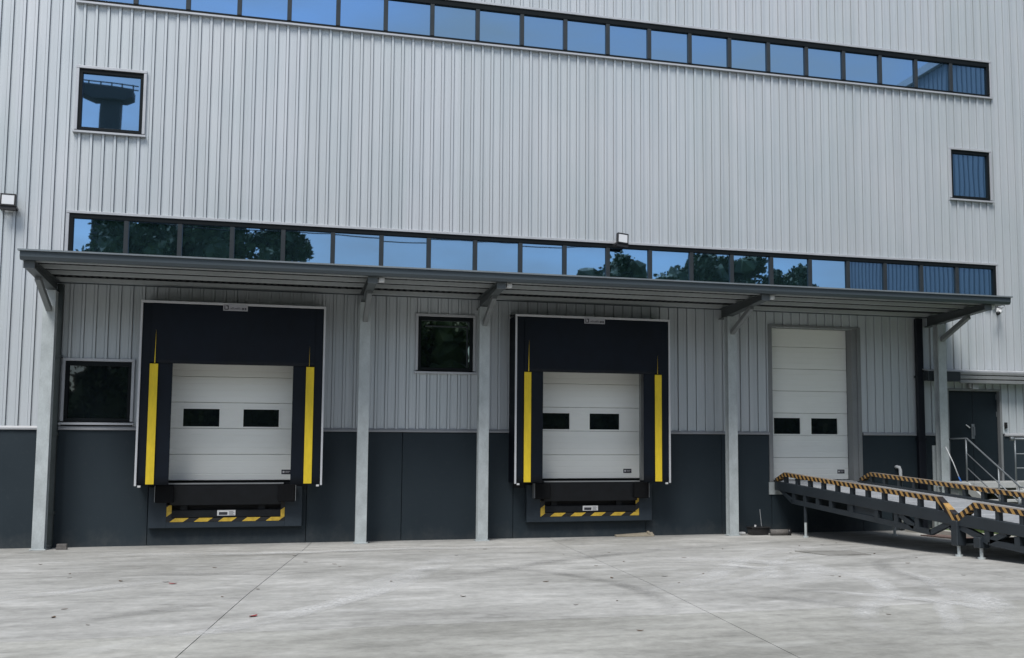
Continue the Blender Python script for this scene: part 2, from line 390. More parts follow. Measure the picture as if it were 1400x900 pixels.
# ------------------------------------------------------------------ warehouse
ZB0, ZB1 = 5.15, 6.08          # lower glazed strip
ZT0, ZT1 = 10.13, 10.96        # upper glazed strip
XL, XR = -3.90, 15.86
HTOP = 14.6
WX0, WX1 = -14.0, 23.9
wh = Thing('warehouse', (0, 0, 0), 'large warehouse clad in silver-grey ribbed metal above a dark painted plinth', 'warehouse')
PITCHR = .2033; RIB0 = -3.802; SHEET = PITCHR*5
def profile(x0, x1):
    """ribbed sheet section between x0 and x1: flat pans, narrow raised ribs"""
    pts = []
    k = math.floor((x0-RIB0)/PITCHR)-1
    key = []
    while RIB0+k*PITCHR < x1+PITCHR:
        c = RIB0+k*PITCHR
        key += [(c-.0325, 0.), (c-.0315, .018), (c-.0255, .018), (c-.0215, -.032), (c+.0215, -.032), (c+.0255, .018), (c+.0315, .018), (c+.0325, 0.), (c+.100, 0.), (c+.103, -.003)]
        k += 1
    def at(x):
        for (a, ya), (b, yb) in zip(key[:-1], key[1:]):
            if a <= x <= b: return ya+(yb-ya)*(x-a)/(b-a)
        return 0.
    pts = [(x0, at(x0))]+[q for q in key if x0+1e-4 < q[0] < x1-1e-4]+[(x1, at(x1))]
    return pts
def clad(x0, x1, z0, z1, base=0.):
    b = math.floor((x0-RIB0+.08)/SHEET); x = x0
    while x < x1-1e-3:
        b += 1; nx = min(x1, RIB0-.08+b*SHEET)
        if nx-x < 1e-3: continue
        P = profile(x, nx); mb = MB(); off = base+rnd.uniform(-.0015, .0015)
        for (a, ya), (c, yc) in zip(P[:-1], P[1:]):
            mb.quad((a, ya+off, z0), (c, yc+off, z0), (c, yc+off, z1), (a, ya+off, z1))
        wh.part('cladding_sheet', mb, CLAD); x = nx
DOORS = [(-2.27, .33), (4.53, 7.13)]
WIN = {'UL': (-3.885, -2.69, 7.62, 8.87), 'UR': (14.70, 15.82, 7.585, 8.81), 'LL': (-3.89, -2.695, 2.215, 3.395), 'MD': (2.45, 3.625, 3.285, 4.445)}
D3 = (10.1, 12.24, 1.1, 4.44)
clad(WX0, XL-.06, 2.16, HTOP); clad(XR+.06, WX1, 2.16, HTOP) if False else None
clad(XL-.06, XR+.06, ZT1, HTOP)
# between strips, cut round the two upper windows
a, b = WIN['UL'], WIN['UR']
clad(XL-.06, a[0]-.005, ZB1, ZT0); clad(a[0]-.005, a[1], ZB1, a[2]); clad(a[0]-.005, a[1], a[3], ZT0)
clad(a[1], b[0], ZB1, ZT0); clad(b[0], b[1], ZB1, b[2]); clad(b[0], b[1], b[3], ZT0); clad(b[1], XR+.06, ZB1, ZT0)
# under the canopy
c, d = WIN['LL'], WIN['MD']
clad(XL-.06, c[0]-.005, 2.16, ZB0); clad(c[0]-.005, c[1], c[3], ZB0)
clad(c[1], DOORS[0][0]-.1, 2.16, ZB0); clad(DOORS[0][0]-.1, DOORS[0][1]+.1, 4.1, ZB0)
clad(DOORS[0][1]+.1, d[0], 2.16, ZB0); clad(d[0], d[1], 2.16, d[2]); clad(d[0], d[1], d[3], ZB0)
clad(d[1], DOORS[1][0]-.1, 2.16, ZB0); clad(DOORS[1][0]-.1, DOORS[1][1]+.1, 4.1, ZB0)
clad(DOORS[1][1]+.1, D3[0], 2.16, ZB0); clad(D3[0], D3[1], D3[3], ZB0); clad(D3[1], 14.42, 2.16, ZB0)
MD = (14.42, 15.88, 1.06, 3.18)      # staff door
clad(MD[0], MD[1], MD[3], ZB0); clad(MD[1], XR+.06, 2.16, ZB0); clad(XR+.06, WX1, 2.16, HTOP)
# shell, roof edge
sh = MB(); sh.box(WX0, WX1, .5, 34, 0, HTOP-.1); wh.part('inner_shell', sh, SHELL)
wh.part('parapet_coping', B(WX0, WX1, -.08, .6, HTOP, HTOP+.12), TRIM)
wh.part('side_wall', B(WX0-.06, WX0, -.04, 34, 0, HTOP), CLAD)
# plinth panels, each a painted slab with a narrow joint
edges = [WX0, -9.2, -3.99, DOORS[0][0]-.1]
def plinth(x0, x1, z1=2.1): wh.part('plinth_panel', B(x0+.004, x1-.004, -.02, .2, -.1, z1), PLINTH, .006)
for q0, q1 in zip(edges[:-1], edges[1:]): plinth(q0, q1)
plinth(DOORS[0][0]-.1, DOORS[0][1]+.1, 1.13); plinth(DOORS[0][1]+.1, 2.22); plinth(2.22, DOORS[1][0]-.1)
plinth(DOORS[1][0]-.1, DOORS[1][1]+.1, 1.13); plinth(DOORS[1][1]+.1, 8.93); plinth(8.93, D3[0]-.02)
plinth(D3[0]-.02, D3[1]+.02, 1.08); plinth(D3[1]+.02, MD[0]); plinth(MD[0], MD[1], 1.04); plinth(MD[1], WX1)
# drip flashing over the plinth
def flash(x0, x1): wh.part('drip_flashing', MB().prism([(x0, .05, 2.102), (x0, -.055, 2.102), (x0, -.055, 2.135), (x0, -.03, 2.17), (x0, .05, 2.17)], (x1-x0, 0, 0)), FLASHM)
for q0, q1 in ((WX0, -2.38), (.44, 4.42), (7.24, D3[0]-.06), (D3[1]+.06, MD[0]-.07), (MD[1]+.07, WX1)): flash(q0, q1)

# glazed strips
def strip(z0, z1, mull, label_part, head):
    fr = wh.part('window_strip', MB().box(XL, XR, -.035, .06, z1-head, z1-.002).box(XL, XR, -.02, .06, z0, z0+.05)
                 .box(XL, XL+.07, -.035, .06, z0+.05, z1-head).box(XR-.07, XR, -.035, .06, z0+.05, z1-head), FRAME, .004)
    fr['label'] = label_part
    xs = [XL+.07]+mull+[XR-.07]
    for i, x in enumerate(mull): wh.part('mullion', B(x-.042, x+.042, -.03, .05, z0+.05, z1-head), FRAME_G, .004, parent=fr)
    for q0, q1 in zip(xs[:-1], xs[1:]):
        p = wh.part('pane', B(q0-.0, q1+.0, 0, .012, z0+.04, z1-head+.01), GLASS, parent=fr)
        cx, cz = (q0+q1)/2, (z0+z1)/2
        rot = Matrix.Rotation(R(rnd.uniform(-.12, .12)), 4, 'Z') @ Matrix.Rotation(R(rnd.uniform(-.1, .1)), 4, 'X')
        p.data.transform(Matrix.Translation((cx, 0.02, cz)) @ rot @ Matrix.Translation((-cx, 0, -cz)))
    t0 = .055
    wh.part('strip_trim', MB().box(XL-t0, XR+t0, -.055, .06, z1, z1+.05).box(XL-t0, XL-.002, -.05, .06, z0-.002, z1-.002).box(XR+.002, XR+t0, -.05, .06, z0-.002, z1-.002), TRIM, .004, parent=fr)
    wh.part('strip_sill', MB().prism([(XL-t0, .06, z0-.055), (XL-t0, -.085, z0-.055), (XL-t0, -.085, z0-.02), (XL-t0, .06, z0-.001)], (XR-XL+2*t0, 0, 0)), TRIM, parent=fr)
MU = [-2.93+.9345*i for i in range(20)]
strip(ZT0, ZT1, MU, 'upper glazed strip of twenty-one blue-reflecting panes', .11)
strip(ZB0, ZB1, MU, 'lower glazed strip above the canopy, reflecting trees', .085)

def window(x0, x1, z0, z1, lab, glass, inner=True, dx=0):
    fr = wh.part('window', MB().box(x0+.04, x1-.04, -.03, .06, z1-.12, z1-.04).box(x0+.04, x1-.04, -.03, .06, z0+.04, z0+.10)
                 .box(x0+.04, x0+.10, -.03, .06, z0+.10, z1-.12).box(x1-.10, x1-.04, -.03, .06, z0+.10, z1-.12), FRAME, .004)
    fr['label'] = lab
    wh.part('pane', B(x0+.09, x1-.09, .02, .032, z0+.09, z1-.11), glass, parent=fr)
    tr = MB().box(x0-.012, x1+.012, -.06, .06, z1-.04, z1+.012).box(x0-.012, x0+.04, -.055, .06, z0+.04, z1-.04).box(x1-.04, x1+.012, -.055, .06, z0+.04, z1-.04)
    wh.part('window_trim', tr, TRIM, .004, parent=fr)
    wh.part('window_sill', MB().prism([(x0-.03, .06, z0-.02), (x0-.03, -.085, z0-.02), (x0-.03, -.085, z0+.015), (x0-.03, .06, z0+.04)], (x1-x0+.06, 0, 0)), TRIM, parent=fr)
    return fr
window(*WIN['UL'], 'square upper window reflecting a concrete pier', GLASS)
window(*WIN['UR'], 'square upper window at the right end of the wall', GLASS)
window(*WIN['LL'], 'dark square window left of the first dock', GLASS_D)
f = window(*WIN['MD'], 'small window between two canopy columns, reflecting green leaves', GLASS_M)
x0, x1, z0, z1 = WIN['MD']
wh.part('inner_sash', MB().box(x0+.18, x1-.14, -.012, .019, z1-.24, z1-.215).box(x1-.165, x1-.14, -.012, .019, z0+.12, z1-.24), FRAME_G, parent=f)

# sectional doors
def sect_door(x0, x1, z0, z1, y, win, lab, n=None):
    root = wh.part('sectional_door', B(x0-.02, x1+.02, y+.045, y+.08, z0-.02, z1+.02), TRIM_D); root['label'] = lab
    H = .487; z = z0; i = 0
    while z < z1-.02:
        t1 = min(z+H, z1); mb = MB(); yb = y+.04
        # micro-ribbed face: section in z, extruded along x
        secs = [(z+.006, y+.006), (z+.012, y)]
        nr = 4
        for k in range(1, nr):
            zz = z+(t1-z)*k/nr; secs += [(zz-.007, y), (zz-.004, y+.005), (zz+.004, y+.005), (zz+.007, y)]
        secs += [(t1-.006, y), (t1-.001, y+.008)]
        has = i == 2
        cols = [x0, x1]
        if has: cols = [x0, win[0][0], win[0][1], win[1][0], win[1][1], x1]
        for q in range(len(cols)-1):
            ca, cb = cols[q], cols[q+1]
            S = secs
            poly = [(ca, yb, z+.002)]+[(ca, yy, zz) for zz, yy in S]+[(ca, yb, t1-.001)]
            if has and q in (1, 3):
                wz0, wz1 = win[2]
                mb.box(ca, cb, y, yb, z+.006, wz0).box(ca, cb, y, yb, wz1, t1-.004)
            else: mb.prism(poly, (cb-ca, 0, 0))
        wh.part('door_panel', mb, DOORW, parent=root)
        if has:
            for wx0, wx1 in win[:2]:
                wz0, wz1 = win[2]
                wh.part('vision_pane', B(wx0-.0, wx1+.0, y+.012, y+.03, wz0, wz1), GLASS_D, parent=root)
                e = .028
                wh.part('vision_frame', MB().box(wx0-e, wx1+e, y-.012, y+.01, wz1, wz1+e).box(wx0-e, wx1+e, y-.012, y+.01, wz0-e, wz0)
                        .box(wx0-e, wx0, y-.012, y+.01, wz0, wz1).box(wx1, wx1+e, y-.012, y+.01, wz0, wz1), DOORW, parent=root)
        z = t1; i += 1
    wh.part('bottom_seal', B(x0, x1, y-.004, y+.04, z0-.035, z0), RUBBER, parent=root)
    return root
def door_label(root, x0, z0, y):
    wh.part('maker_label', B(x0, x0+.175, y-.006, y-.002, z0, z0+.085), INK, parent=root)
    wh.part('label_print', MB().box(x0+.02, x0+.055, y-.009, y-.007, z0+.025, z0+.06).box(x0+.07, x0+.155, y-.009, y-.007, z0+.048, z0+.056)
            .box(x0+.07, x0+.14, y-.009, y-.007, z0+.028, z0+.034), STICK, parent=root)
DY = .10
r_ = sect_door(-2.27, .33, 1.175, 4.06, DY, [(-1.83, -1.19), (-.76, -.115), (2.185, 2.515)], 'white sectional door of the left dock'); door_label(r_, -.04, 1.29, DY)
r_ = sect_door(4.53, 7.13, 1.175, 4.06, DY, [(4.98, 5.62), (6.05, 6.69), (2.185, 2.515)], 'white sectional door of the middle dock'); door_label(r_, 6.78, 1.29, DY)
D3Y = .22
r_ = sect_door(10.16, 12.05, 1.12, 4.45, D3Y, [(10.26, 10.89), (11.16, 11.80), (2.125, 2.475)], 'tall white sectional door behind the ramp'); door_label(r_, 11.78, 1.26, D3Y)
for x0, x1 in DOORS:      # dock door jambs
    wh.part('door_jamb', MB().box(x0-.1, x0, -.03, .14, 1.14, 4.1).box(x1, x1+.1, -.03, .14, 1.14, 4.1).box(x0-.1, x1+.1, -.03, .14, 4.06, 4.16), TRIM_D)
    wh.part('dock_threshold', B(x0-.1, x1+.1, -.03, .5, 1.0, 1.138), LEVEL)
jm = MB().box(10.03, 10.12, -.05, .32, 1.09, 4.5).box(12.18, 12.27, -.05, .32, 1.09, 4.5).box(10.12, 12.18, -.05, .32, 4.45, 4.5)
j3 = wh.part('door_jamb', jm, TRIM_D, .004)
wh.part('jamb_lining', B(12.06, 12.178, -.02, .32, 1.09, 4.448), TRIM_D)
wh.part('door_threshold', B(10.03, 12.27, -.03, .5, 1.0, 1.09), LEVEL)
wh.part('threshold_plate', B(10.01, 10.34, -.05, -.024, .82, 1.085), GALV)
# staff door
sd_ = wh.part('staff_door', MB().box(14.49, 15.168, .06, .11, 1.06, 3.13).box(15.176, 15.83, .06, .11, 1.06, 3.13), DARKDOOR, .004)
sd_['label'] = 'dark slate double staff door at the top of the steps'
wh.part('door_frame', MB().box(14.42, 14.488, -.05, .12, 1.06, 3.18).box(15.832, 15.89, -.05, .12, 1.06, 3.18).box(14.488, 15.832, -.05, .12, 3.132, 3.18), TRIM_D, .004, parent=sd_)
wh.part('pull_handle', MB().box(15.125, 15.205, .045, .058, 2.04, 2.38).tube([(15.165, .055, 2.10), (15.165, -.01, 2.12), (15.165, -.01, 2.3), (15.165, .055, 2.32)], .014, 8), STEELR, parent=sd_)
wh.part('lever', MB().bar((14.98, .045, 2.36), (15.07, .03, 2.29), .03, .02), PVC, parent=sd_)
for zz in (1.35, 2.55, 2.95): wh.part('hinge', B(15.80, 15.82, .045, .06, zz, zz+.12), STEELR, parent=sd_)
wh.part('push_button', B(15.955, 16.02, -.05, -.02, 2.28, 2.42), BLK)
wh.part('door_lamp', MB().box(15.0, 15.06, -.12, -.03, 3.19, 3.30).box(15.06, 15.215, -.16, -.03, 3.17, 3.30), TRIM, .008)

# ------------------------------------------------------------------ canopy
CY, CX0, CX1 = -2.42, -4.18, 14.46
cn = Thing('loading_canopy', (5.1, -.6, 0), 'long flat steel canopy on five galvanised columns over the docks', 'canopy')
COLS = [-4.06, 1.42, 3.72, 8.96, 13.99]; CF = -.60
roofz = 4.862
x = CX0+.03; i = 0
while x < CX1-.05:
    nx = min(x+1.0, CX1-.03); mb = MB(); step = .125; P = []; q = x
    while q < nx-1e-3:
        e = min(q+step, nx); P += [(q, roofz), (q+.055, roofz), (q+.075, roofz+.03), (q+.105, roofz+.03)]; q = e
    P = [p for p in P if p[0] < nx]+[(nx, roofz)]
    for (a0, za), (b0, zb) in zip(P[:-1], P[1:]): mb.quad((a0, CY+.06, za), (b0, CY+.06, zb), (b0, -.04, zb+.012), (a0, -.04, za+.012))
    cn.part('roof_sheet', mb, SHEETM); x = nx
# gutter fascia: folded section
cn.part('gutter_fascia', MB().prism([(CX0, CY+.11, 4.785), (CX0, CY+.03, 4.785), (CX0, CY, 4.835), (CX0, CY, 4.925), (CX0, CY+.02, 4.925), (CX0, CY+.11, 4.83)], (CX1-CX0, 0, 0)), FASCIA)
cn.part('gutter_lip', MB().prism([(CX0-.03, CY+.06, 4.926), (CX0-.03, CY-.035, 4.926), (CX0-.03, CY-.035, 4.952), (CX0-.03, CY+.06, 4.965)], (CX1-CX0+.06, 0, 0)), LIP)
for xx in (CX0, CX1-.03): cn.part('verge_flashing', B(xx, xx+.03, CY+.12, -.04, 4.80, 4.95), FASCIA)
for yy in (-2.16, -1.56, -.96):
    cn.part('purlin', MB().box(CX0+.04, CX1-.04, yy-.006, yy+.006, 4.796, 4.860).box(CX0+.04, CX1-.04, yy+.006, yy+.06, 4.796, 4.806).box(CX0+.04, CX1-.04, yy+.006, yy+.06, 4.848, 4.860), PURLIN)
cn.part('wall_flashing', MB().box(CX0, CX1, -.039, -.036, 4.77, 5.02).box(CX0, CX1, -.24, -.04, 4.915, 4.93), FASCIA)
cn.part('wall_purlin', MB().box(CX0+.04, CX1-.04, -.20, -.045, 4.79, 4.86), PURLIN)
for i, x in enumerate(COLS):
    hw = .1
    c_ = MB().box(x-hw, x+hw, CF, CF+.014, .02, 4.56).box(x-hw, x+hw, CF+.186, CF+.2, .02, 4.56).box(x-.006, x+.006, CF+.014, CF+.186, .02, 4.56)
    co = cn.part('column', c_, GALV)
    cn.part('base_plate', B(x-.13, x+.13, CF-.03, CF+.23, 0, .02), GALV, .003, parent=co)
    # tapering beam from the wall to the gutter
    bw = .075
    def sec(x0, x1, y0, y1, zt, zb0, zb1, mb): mb.prism([(x0, y0, zb0), (x0, y1, zb1), (x0, y1, zt), (x0, y0, zt)], (x1-x0, 0, 0)); return mb
    bm_ = MB(); sec(x-.006, x+.006, -.03, CY+.13, 4.781, 4.575, 4.685, bm_)
    sec(x-bw, x+bw, -.03, CY+.13, 4.795, 4.781, 4.781, bm_)
    bm_.prism([(x-bw, -.03, 4.560), (x-bw, CY+.13, 4.672), (x-bw, CY+.13, 4.686), (x-bw, -.03, 4.574)], (2*bw, 0, 0))
    bo = cn.part('cantilever_beam', bm_, BEAMM)
    cn.part('end_plate', B(x-bw-.01, x+bw+.01, CY+.115, CY+.13, 4.66, 4.78), BEAMM, parent=bo)
    cn.part('bracket_strut', MB().bar((x, CF+.005, 4.22), (x, -1.62, 4.615), .10, .09, (1, 0, 0)), GALV_D, .006)
    if i: cn.part('junction_box', B(x+.11, x+.21, CY+.16, CY+.26, 4.70, 4.775), PVC, .008)

# ------------------------------------------------------------------ rain pipes
def downpipe(x0, x1, top, m, label):
    t_ = Thing('downpipe', ((x0+x1)/2, -.08, 0), label, 'downpipe', 'rainwater pipes')
    t_.part('pipe', B(x0, x1, -.15, -.045, .05, top), m, .01)
    t_.part('shoe', MB().prism([(x0, -.15, .06), (x0, -.26, 0), (x0, -.20, 0), (x0, -.06, .06)], (x1-x0, 0, 0)), m)
    for z in (.6, 2.0, 3.4): t_.part('clip', B(x0-.015, x1+.015, -.16, -.03, z, z+.05), m)
downpipe(13.63, 13.80, 4.74, PIPE_D, 'dark square downpipe on the wall left of the staff door')
downpipe(-4.03, -3.92, 4.74, PIPE_G, 'grey-green downpipe behind the leftmost canopy column')

# ------------------------------------------------------------------ dock shelters and levellers
def sheet(x0, x1, z0, z1, y, nx, nz, amp, seed, th=.004, lean=0.):
    r = random.Random(seed); ph = [r.uniform(0, 6.28) for _ in range(6)]; mb = MB()
    def yy(x, z): return y+lean*(z1-z)+amp*(math.sin(x*3.1+ph[0]+z*.8)+.6*math.sin(x*6.7+ph[1]-z*1.7)+.5*math.sin(z*4.1+ph[2]+x))
    for b in range(nz+1):
        for a in range(nx+1):
            u, v = x0+(x1-x0)*a/nx, z0+(z1-z0)*b/nz; mb.v.append((u, yy(u, v), v))
    for b in range(nz):
        for a in range(nx): i = b*(nx+1)+a; mb.f.append((i, i+1, i+nx+2, i+nx+1))
    n0 = len(mb.v)                                   # turned hem along the bottom
    for a in range(nx+1): u = x0+(x1-x0)*a/nx; mb.v.append((u, yy(u, z0)+th, z0))
    for a in range(nx): mb.f.append((a, n0+a, n0+a+1, a+1))
    return mb
def weld(o):
    for p in o.data.polygons: p.use_smooth = True
def shelter(xc, label, seed, tilt):
    L, Rr, top, bot, yf = xc-1.62, xc+1.62, 4.44, 1.115, -.60
    t_ = Thing('dock_shelter', (xc, 0, bot), label, 'dock shelter', 'dock shelters')
    t_.part('side_skirt', B(L, L+.03, yf, -.035, bot, top-.03), BLACK); t_.part('side_skirt', B(Rr-.03, Rr, yf, -.035, bot, top-.03), BLACK)
    t_.part('roof_skirt', MB().prism([(L, -.035, top+.02), (L, yf, top-.03), (L, yf, top), (L, -.035, top+.05)], (Rr-L, 0, 0)), BLACK)
    e = .045
    t_.part('edge_trim', B(L, L+e*.8, yf-.035, yf, bot-.02, top-.045), WHITE, .004); t_.part('edge_trim', B(Rr-e*.8, Rr, yf-.035, yf, bot-.02, top-.045), WHITE, .004)
    t_.part('edge_trim', B(L, Rr, yf-.035, yf, top-.043, top), WHITE, .004)
    inn = 1.05
    for sx, (a, b) in ((-1, (L+.034, xc-inn)), (1, (xc+inn, Rr-.034))):
        o = t_.part('side_curtain', sheet(a, b, bot, top-.045, yf+.006, 8, 20, .005, seed+sx), FLAP); weld(o)
        p0, p1 = (L+.185, L+.325) if sx < 0 else (Rr-.335, Rr-.19)
        t_.part('marker_strip', B(p0, p1, yf-.030, yf-.018, bot+.01, 3.29), YELLOW, .002)
        xs = p0+.075 if sx < 0 else p0+.05; wd = .016 if sx < 0 else .006; hh = .62 if sx < 0 else .38
        t_.part('marker_sliver', MB().prism([(xs, yf-.045, 3.302), (xs+wd, yf-.045, 3.302), (xs+wd*.9, yf-.045, 3.302+hh)], (0, .004, 0)), YELLOW)
        t_.part('weight_stud', B((a if sx < 0 else b-.05)+.02*-sx, (a if sx < 0 else b-.05)+.02*-sx+.05, yf-.01, yf+.03, bot-.045, bot-.01), STICK)
    o = t_.part('top_curtain', sheet(L+.19, Rr-.19, 3.30, top-.05, yf-.022, 24, 14, .009, seed+5, lean=.012), FLAP); weld(o)
    # name plate with its mark and small lettering (too small to read in the photograph)
    n0, n1, nz0, nz1 = xc-.215, xc+.215, top-.145, top-.035
    pl = t_.part('name_plate', B(n0, n1, yf-.047, yf-.040, nz0, nz1), PLATE)
    y = yf-.050; mk = MB().box(n0+.02, n0+.035, y, y+.002, nz0+.025, nz1-.012).box(n0+.02, n0+.09, y, y+.002, nz0+.018, nz0+.034).box(n0+.05, n0+.095, y, y+.002, nz1-.03, nz1-.012)
    mk.prism([(n0+.075, y, nz1-.03), (n0+.095, y, nz1-.03), (n0+.095, y, nz0+.02), (n0+.08, y, nz0+.02)], (0, .002, 0))
    r = random.Random(3); q = n0+.115
    while q < n0+.31:
        h = r.choice((.03, .03, .04)); mk.box(q, q+.007, y, y+.002, nz0+.022, nz0+.022+h)
        if r.random() < .5: mk.box(q+.007, q+.015, y, y+.002, nz0+.022+h-.009, nz0+.022+h)
        q += .019
    for k in (0, .045): mk.box(n0+.325+k, n0+.36+k, y, y+.002, nz0+.02, nz0+.035).box(n0+.325+k, n0+.36+k, y, y+.002, nz0+.045, nz0+.06).box(n0+.345+k, n0+.36+k, y, y+.002, nz0+.035, nz0+.045)
    t_.part('plate_lettering', mk, INK, parent=pl)
shelter(-.93, 'black dock shelter with two yellow strips between the left pair of columns', 11, 0)
shelter(5.95, 'black dock shelter with two yellow strips between the middle columns, nearer the ramp', 23, 0)

def leveller(x0, x1, label):
    t_ = Thing('dock_leveller', ((x0+x1)/2, 0, .3), label, 'dock leveller', 'dock levellers'); xc = (x0+x1)/2
    yf = -.15; px0, px1 = xc-1.035, xc+1.035
    ap = MB().box(x0, px0-.002, yf, -.022, .32, 1.06).box(px1+.002, x1, yf, -.022, .32, 1.06).box(px0-.002, px1+.002, yf, -.022, .32, .448)
    t_.part('apron', ap, APRON, .004)
    t_.part('pit_back', B(px0, px1, -.05, -.024, .45, 1.0), PIT)
    t_.part('cross_member', MB().box(px0+.05, px1-.05, yf-.002, -.052, .505, .64), LEVEL, .006)
    for q in (.14, .80): t_.part('support_leg', B(px0+q*2.07-.06, px0+q*2.07+.06, yf+.03, -.052, .64, .76), LEVEL)
    t_.part('deck', B(px0+.02, px1-.02, -.30, -.04, 1.085, 1.138), LEVEL, .004)
    t_.part('lip', MB().prism([(px0+.06, -.30, 1.10), (px0+.06, -.25, 1.10), (px0+.06, -.19, .735), (px0+.06, -.225, .735)], (1.95, 0, 0)), LEVEL, .004)
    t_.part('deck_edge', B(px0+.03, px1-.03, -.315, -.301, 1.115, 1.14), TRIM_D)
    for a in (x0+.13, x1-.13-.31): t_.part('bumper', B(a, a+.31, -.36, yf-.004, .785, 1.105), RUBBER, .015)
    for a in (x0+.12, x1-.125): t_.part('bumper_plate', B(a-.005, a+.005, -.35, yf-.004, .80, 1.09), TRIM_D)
    s = .05
    t_.part('hazard_tape', B(px0-.002, px1+.002, yf-.006, yf-.001, .428, .498), HAZ_D)
    t_.part('hazard_tape', B(px0-.002, px0+.085, yf-.006, yf-.001, .499, .74), HAZ_D)
    t_.part('hazard_tape', B(px1-.07, px1+.002, yf-.006, yf-.001, .499, .80), HAZ_D)
    l0 = xc-.16
    lb = t_.part('rating_label', B(l0, l0+.32, yf-.008, yf-.004, .535, .635), STICK)
    mk = MB().box(l0+.03, l0+.18, yf-.011, yf-.009, .548, .60)
    for k in range(4): mk.box(l0+.205, l0+.30-.02*(k % 2), yf-.011, yf-.009, .545+.02*k, .551+.02*k)
    t_.part('label_print', mk, INK, parent=lb)
leveller(-2.35, .35, 'dark dock leveller with hazard tape under the left shelter')
leveller(4.68, 7.32, 'dark dock leveller with hazard tape under the shelter nearer the ramp')

# ------------------------------------------------------------------ yard ramp
RX0, RX1 = 10.10, 12.22
rp = Thing('yard_ramp', (11.15, -1.45, 0), 'dark steel loading ramp with striped side rails and pale deck', 'ramp')
def zt(y): return 1.115+.057*y           # top of the side beams
YV = -6.72; YE = -15.4
def side(x, s):
    a, b = (x-.05, x+.05)
    for (y0, y1) in ((-.12, YV+.03), (YV-.03, YE)):
        yr0 = y0-.45; yr1 = y1+.45
        rp.part('side_beam', MB().prism([(a, y0, zt(y0)), (a, y1, zt(y1)), (a, y1, max(.06+gz(y1), zt(y1)-.19)), (a, y0, zt(y0)-.19)], (.1, 0, 0)), RAMPC, .006)
        h = .215
        # striped rail: sloped ends and a level run
        R0, R1 = zt(yr0)+h, zt(yr1)+h
        rl = rp.part('curb_rail', MB().prism([(a, yr0, R0), (a, yr1, R1), (a, yr1, R1-.085), (a, yr0, R0-.085)], (.1, 0, 0)), RAILC, .004)
        for xt in (a-.004, b+.001): rp.part('hazard_tape', MB().prism([(xt, yr0, R0-.006), (xt, yr1, R1-.006), (xt, yr1, R1-.082), (xt, yr0, R0-.082)], (.003, 0, 0)), HAZ_R, parent=rl)
        for ya, yb, Rb in ((y0-.02, yr0, R0), (y1+.02, yr1, R1)):
            d = 1 if yb > ya else -1
            if abs(ya-YV) < .1:      # at the hinge the rail runs down over the beam to a point
                ya = YV+d*.012; dz = .115
                rp.part('rail_end', MB().prism([(a-.004, ya, zt(ya)-.035), (a-.004, yb-d*.001, Rb), (a-.004, yb-d*.001, Rb-.095), (a-.004, ya+d*.02, zt(ya)-.15), (a-.004, ya, zt(ya)-.15)], (.108, 0, 0)), HAZ_R, .003, parent=rl); continue
            rp.part('rail_end', MB().prism([(a, ya, zt(ya)+.055), (a, yb-d*.001, Rb), (a, yb-d*.001, Rb-.085), (a, ya+d*.13, zt(ya)+.002), (a, ya, zt(ya)+.002)], (.1, 0, 0)), HAZ_R, .003, parent=rl)
        n = max(2, round(abs(yr1-yr0)/.565)); 
        for k in range(n+1):
            y = yr0+(yr1-yr0)*k/n; y += -.03 if k == 0 else (.03 if k == n else 0)
            rp.part('rail_post', B(a+.015, b-.015, y-.045, y+.045, zt(y)-.005, zt(y)+h-.08), RAMPC)
    # lower chord of the first section
    def ch(p, q): return MB().bar((x, *p), (x, *q), .09, .075, (1, 0, 0))
    rp.part('bottom_chord', ch((-.28, .98), (-.93, .70)), RAMPC); rp.part('bottom_chord', ch((-.90, .705), (-6.0, .39)), RAMPC); rp.part('bottom_chord', ch((-5.97, .385), (-6.62, .60)), RAMPC)
    for y in (-1.0, -1.5, -2.05, -2.6, -3.4, -4.3, -4.95, -5.6):
        zb = .705-(-.9-y)*.0618; rp.part('web_post', B(a+.01, b-.01, y-.06, y+.06, zb, zt(y)-.18), RAMPC)
    rp.part('web_plate', B(x-.008, x+.008, -4.25, -3.2, .53, .80), RAMPC)
    rp.part('web_brace', ch((-5.05, .64), (-5.5, .45)), RAMPC)
    # second section truss
    rp.part('bottom_chord', ch((-6.82, .52), (-7.55, .34)), RAMPC); rp.part('bottom_chord', ch((-7.52, .345), (-9.6, .20)), RAMPC)
    for y in (-7.5, -8.2): rp.part('web_post', B(a+.01, b-.01, y-.06, y+.06, .345+(y+7.52)*.07, zt(y)-.18), RAMPC)
    rp.part('web_brace', ch((-7.55, .36), (-7.95, .50)), RAMPC)
    # legs
    for y, top, w_ in ((-1.46, .66, .028), (-6.72, .62, .085), (-7.30, .40, .085)):
        g0 = gz(y); f0 = .17 if w_ > .05 else .30
        lg = rp.part('leg', MB().box(x-w_, x+w_, y-w_, y+w_, g0+f0, top), RAMPC if w_ > .05 else RAMPC, .01)
        rp.part('screw_foot', MB().tube([(x, y, g0+.02), (x, y, g0+f0)], .028, 10).tube([(x, y, g0), (x, y, g0+.03)], .06, 12), GALV, parent=lg)
        if w_ > .05 and y > -7: rp.part('leg_gusset', MB().bar((x, y+.08, .42), (x, y+.38, .58), .03, .06, (1, 0, 0)), RAMPC, parent=lg)
side(RX0+.05, -1); side(RX1-.05, 1)
